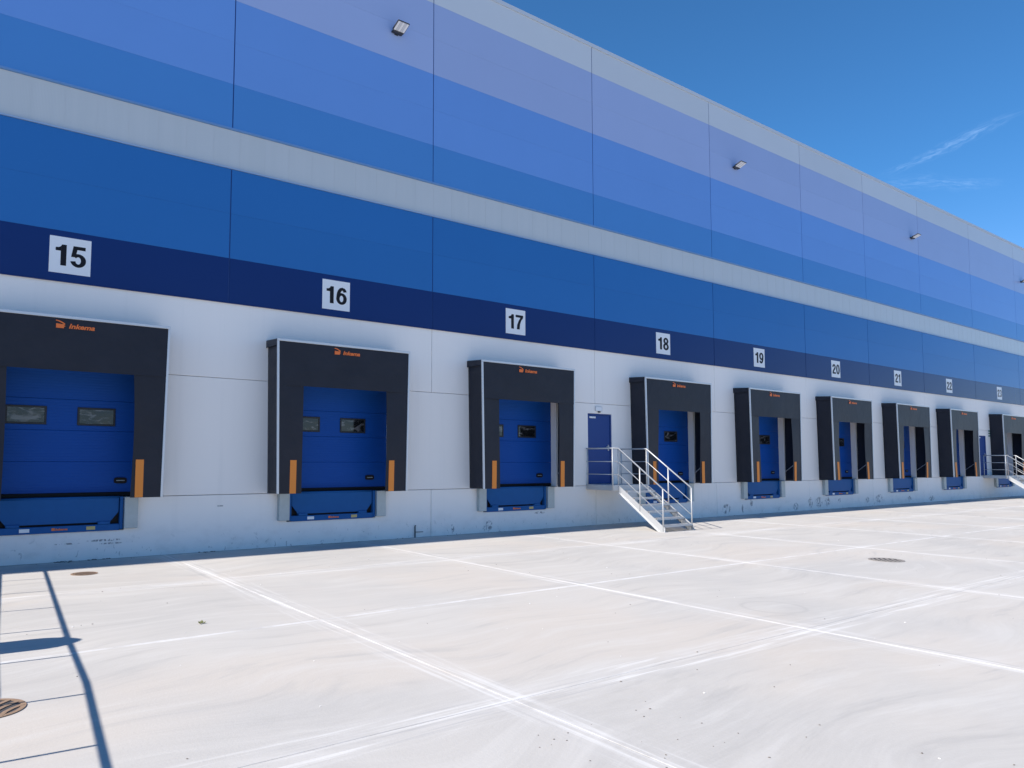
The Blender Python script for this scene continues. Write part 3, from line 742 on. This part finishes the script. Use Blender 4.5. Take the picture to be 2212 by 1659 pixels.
def joined(name, spots, mat, lab, cat):
    b = MB()
    for (x, y, r) in spots:
        k = len(b.v); an = random.random() * 6.28
        for q in cm.vertices:
            X = q.co.x * r * 1.3; Y = q.co.y * r
            b.v.append((x + X * math.cos(an) - Y * math.sin(an), y + X * math.sin(an) + Y * math.cos(an), max(0.0005, r * 0.4 + q.co.z * r * 0.6)))
        b.f += [tuple(k + i for i in f.vertices) for f in cm.polygons]
    o = b.obj(name, mat); return tag(o, lab, cat, kind='stuff')
R = random.Random(3)
sp = [(R.uniform(0.5, 16), R.uniform(-13, -1.2), R.choice((0.004, 0.005, 0.006, 0.008))) for _ in range(110)]
sp += [(R.gauss(3.0, 1.1), R.uniform(-12.5, -10.6), R.uniform(0.003, 0.007)) for _ in range(60)]
joined('grit', sp, 'stone', 'scattered dark grit on the pale concrete yard', 'grit')
sp = [(R.uniform(0.8, 18), R.uniform(-12.8, -1.2), R.choice((0.004, 0.006, 0.009))) for _ in range(60)]
joined('mortar_crumbs', sp, 'chip', 'scattered white mortar crumbs on the concrete yard', 'crumbs')
sp = []
for _ in range(90):
    x = R.uniform(-2, 46); sp.append((x, -abs(R.gauss(0, 0.10)) - 0.02, R.uniform(0.004, 0.016)))
for x0 in (1.75, 1.9, 2.3, 4.3): sp += [(R.gauss(x0, 0.12), -0.04 - abs(R.gauss(0, 0.05)), R.uniform(0.008, 0.022)) for _ in range(10)]
joined('wall_foot_debris', sp, 'stone', 'crumbs of dirt along the foot of the wall', 'debris')

# ------------------------------------------------------------------ access ramp left of the frame (its railing shades the yard)
RX = -0.87
shadow = [(-0.2, 1.53), (-1.23, 1.455), (-6.15, 1.125), (-7.85, 1.035), (-9.66, 0.865), (-11.2, 0.74), (-13.0, 0.60)]
rail = [(RX, y + 0.0757 * ((x - RX) / 1.07), (x - RX) / 1.07) for y, x in shadow]
rail[0] = (RX, -0.03, rail[0][2])
def rail_z(y):
    for (a, b) in zip(rail[:-1], rail[1:]):
        if b[1] <= y <= a[1]: return a[2] + (b[2] - a[2]) * (y - a[1]) / (b[1] - a[1])
    return rail[-1][2]
s = thing('access_ramp', (0, 0, 0), 'concrete access ramp with steel railing just left of dock 15', 'ramp')
MB().prism([(-0.02, -0.2), (-0.02, 1.10), (-13.4, 0.22), (-15.5, 0.02), (-15.5, -0.2)], 'x', -4.4, RX - 0.06).obj('ramp_slab', 'ground', s)
MB().tube(rail, 0.021).obj('handrail', 'galv', s, smooth=True)
MB().tube([(x, y, z - 0.56) for x, y, z in rail], 0.018).obj('guard_rail', 'galv', s, smooth=True)
for y in (-0.6, -1.70, -2.91, -4.20, -5.46, -6.73, -8.00, -9.14, -10.4, -11.6, -12.8):
    z = rail_z(y); MB().box(RX - 0.03, RX + 0.02, y - 0.011, y + 0.011, max(0.0, z - 1.15), z).obj('post', 'galv', s)
y0, y1 = -5.86, -6.36
zt = rail_z(-6.1)
s = thing('railing_plate', (RX, -6.11, zt - 0.9), 'round-topped steel plate hung on the ramp railing, known by its shadow', 'plate')
pts = [(-0.25, 0.0), (0.25, 0.0)] + [(0.25 * math.cos(t) * (0.55 + 0.45 * abs(math.cos(t))), 0.62 + 0.36 * math.sin(t)) for t in [math.pi * k / 16 for k in range(17)]]
MB().prism(pts, 'x', 0.022, 0.028).obj('plate_panel', 'galv_plate', s)
MB().box(0.0, 0.022, -0.2, -0.17, 0.86, 0.89).box(0.0, 0.022, 0.17, 0.2, 0.86, 0.89).obj('plate_hook', 'galv', s)
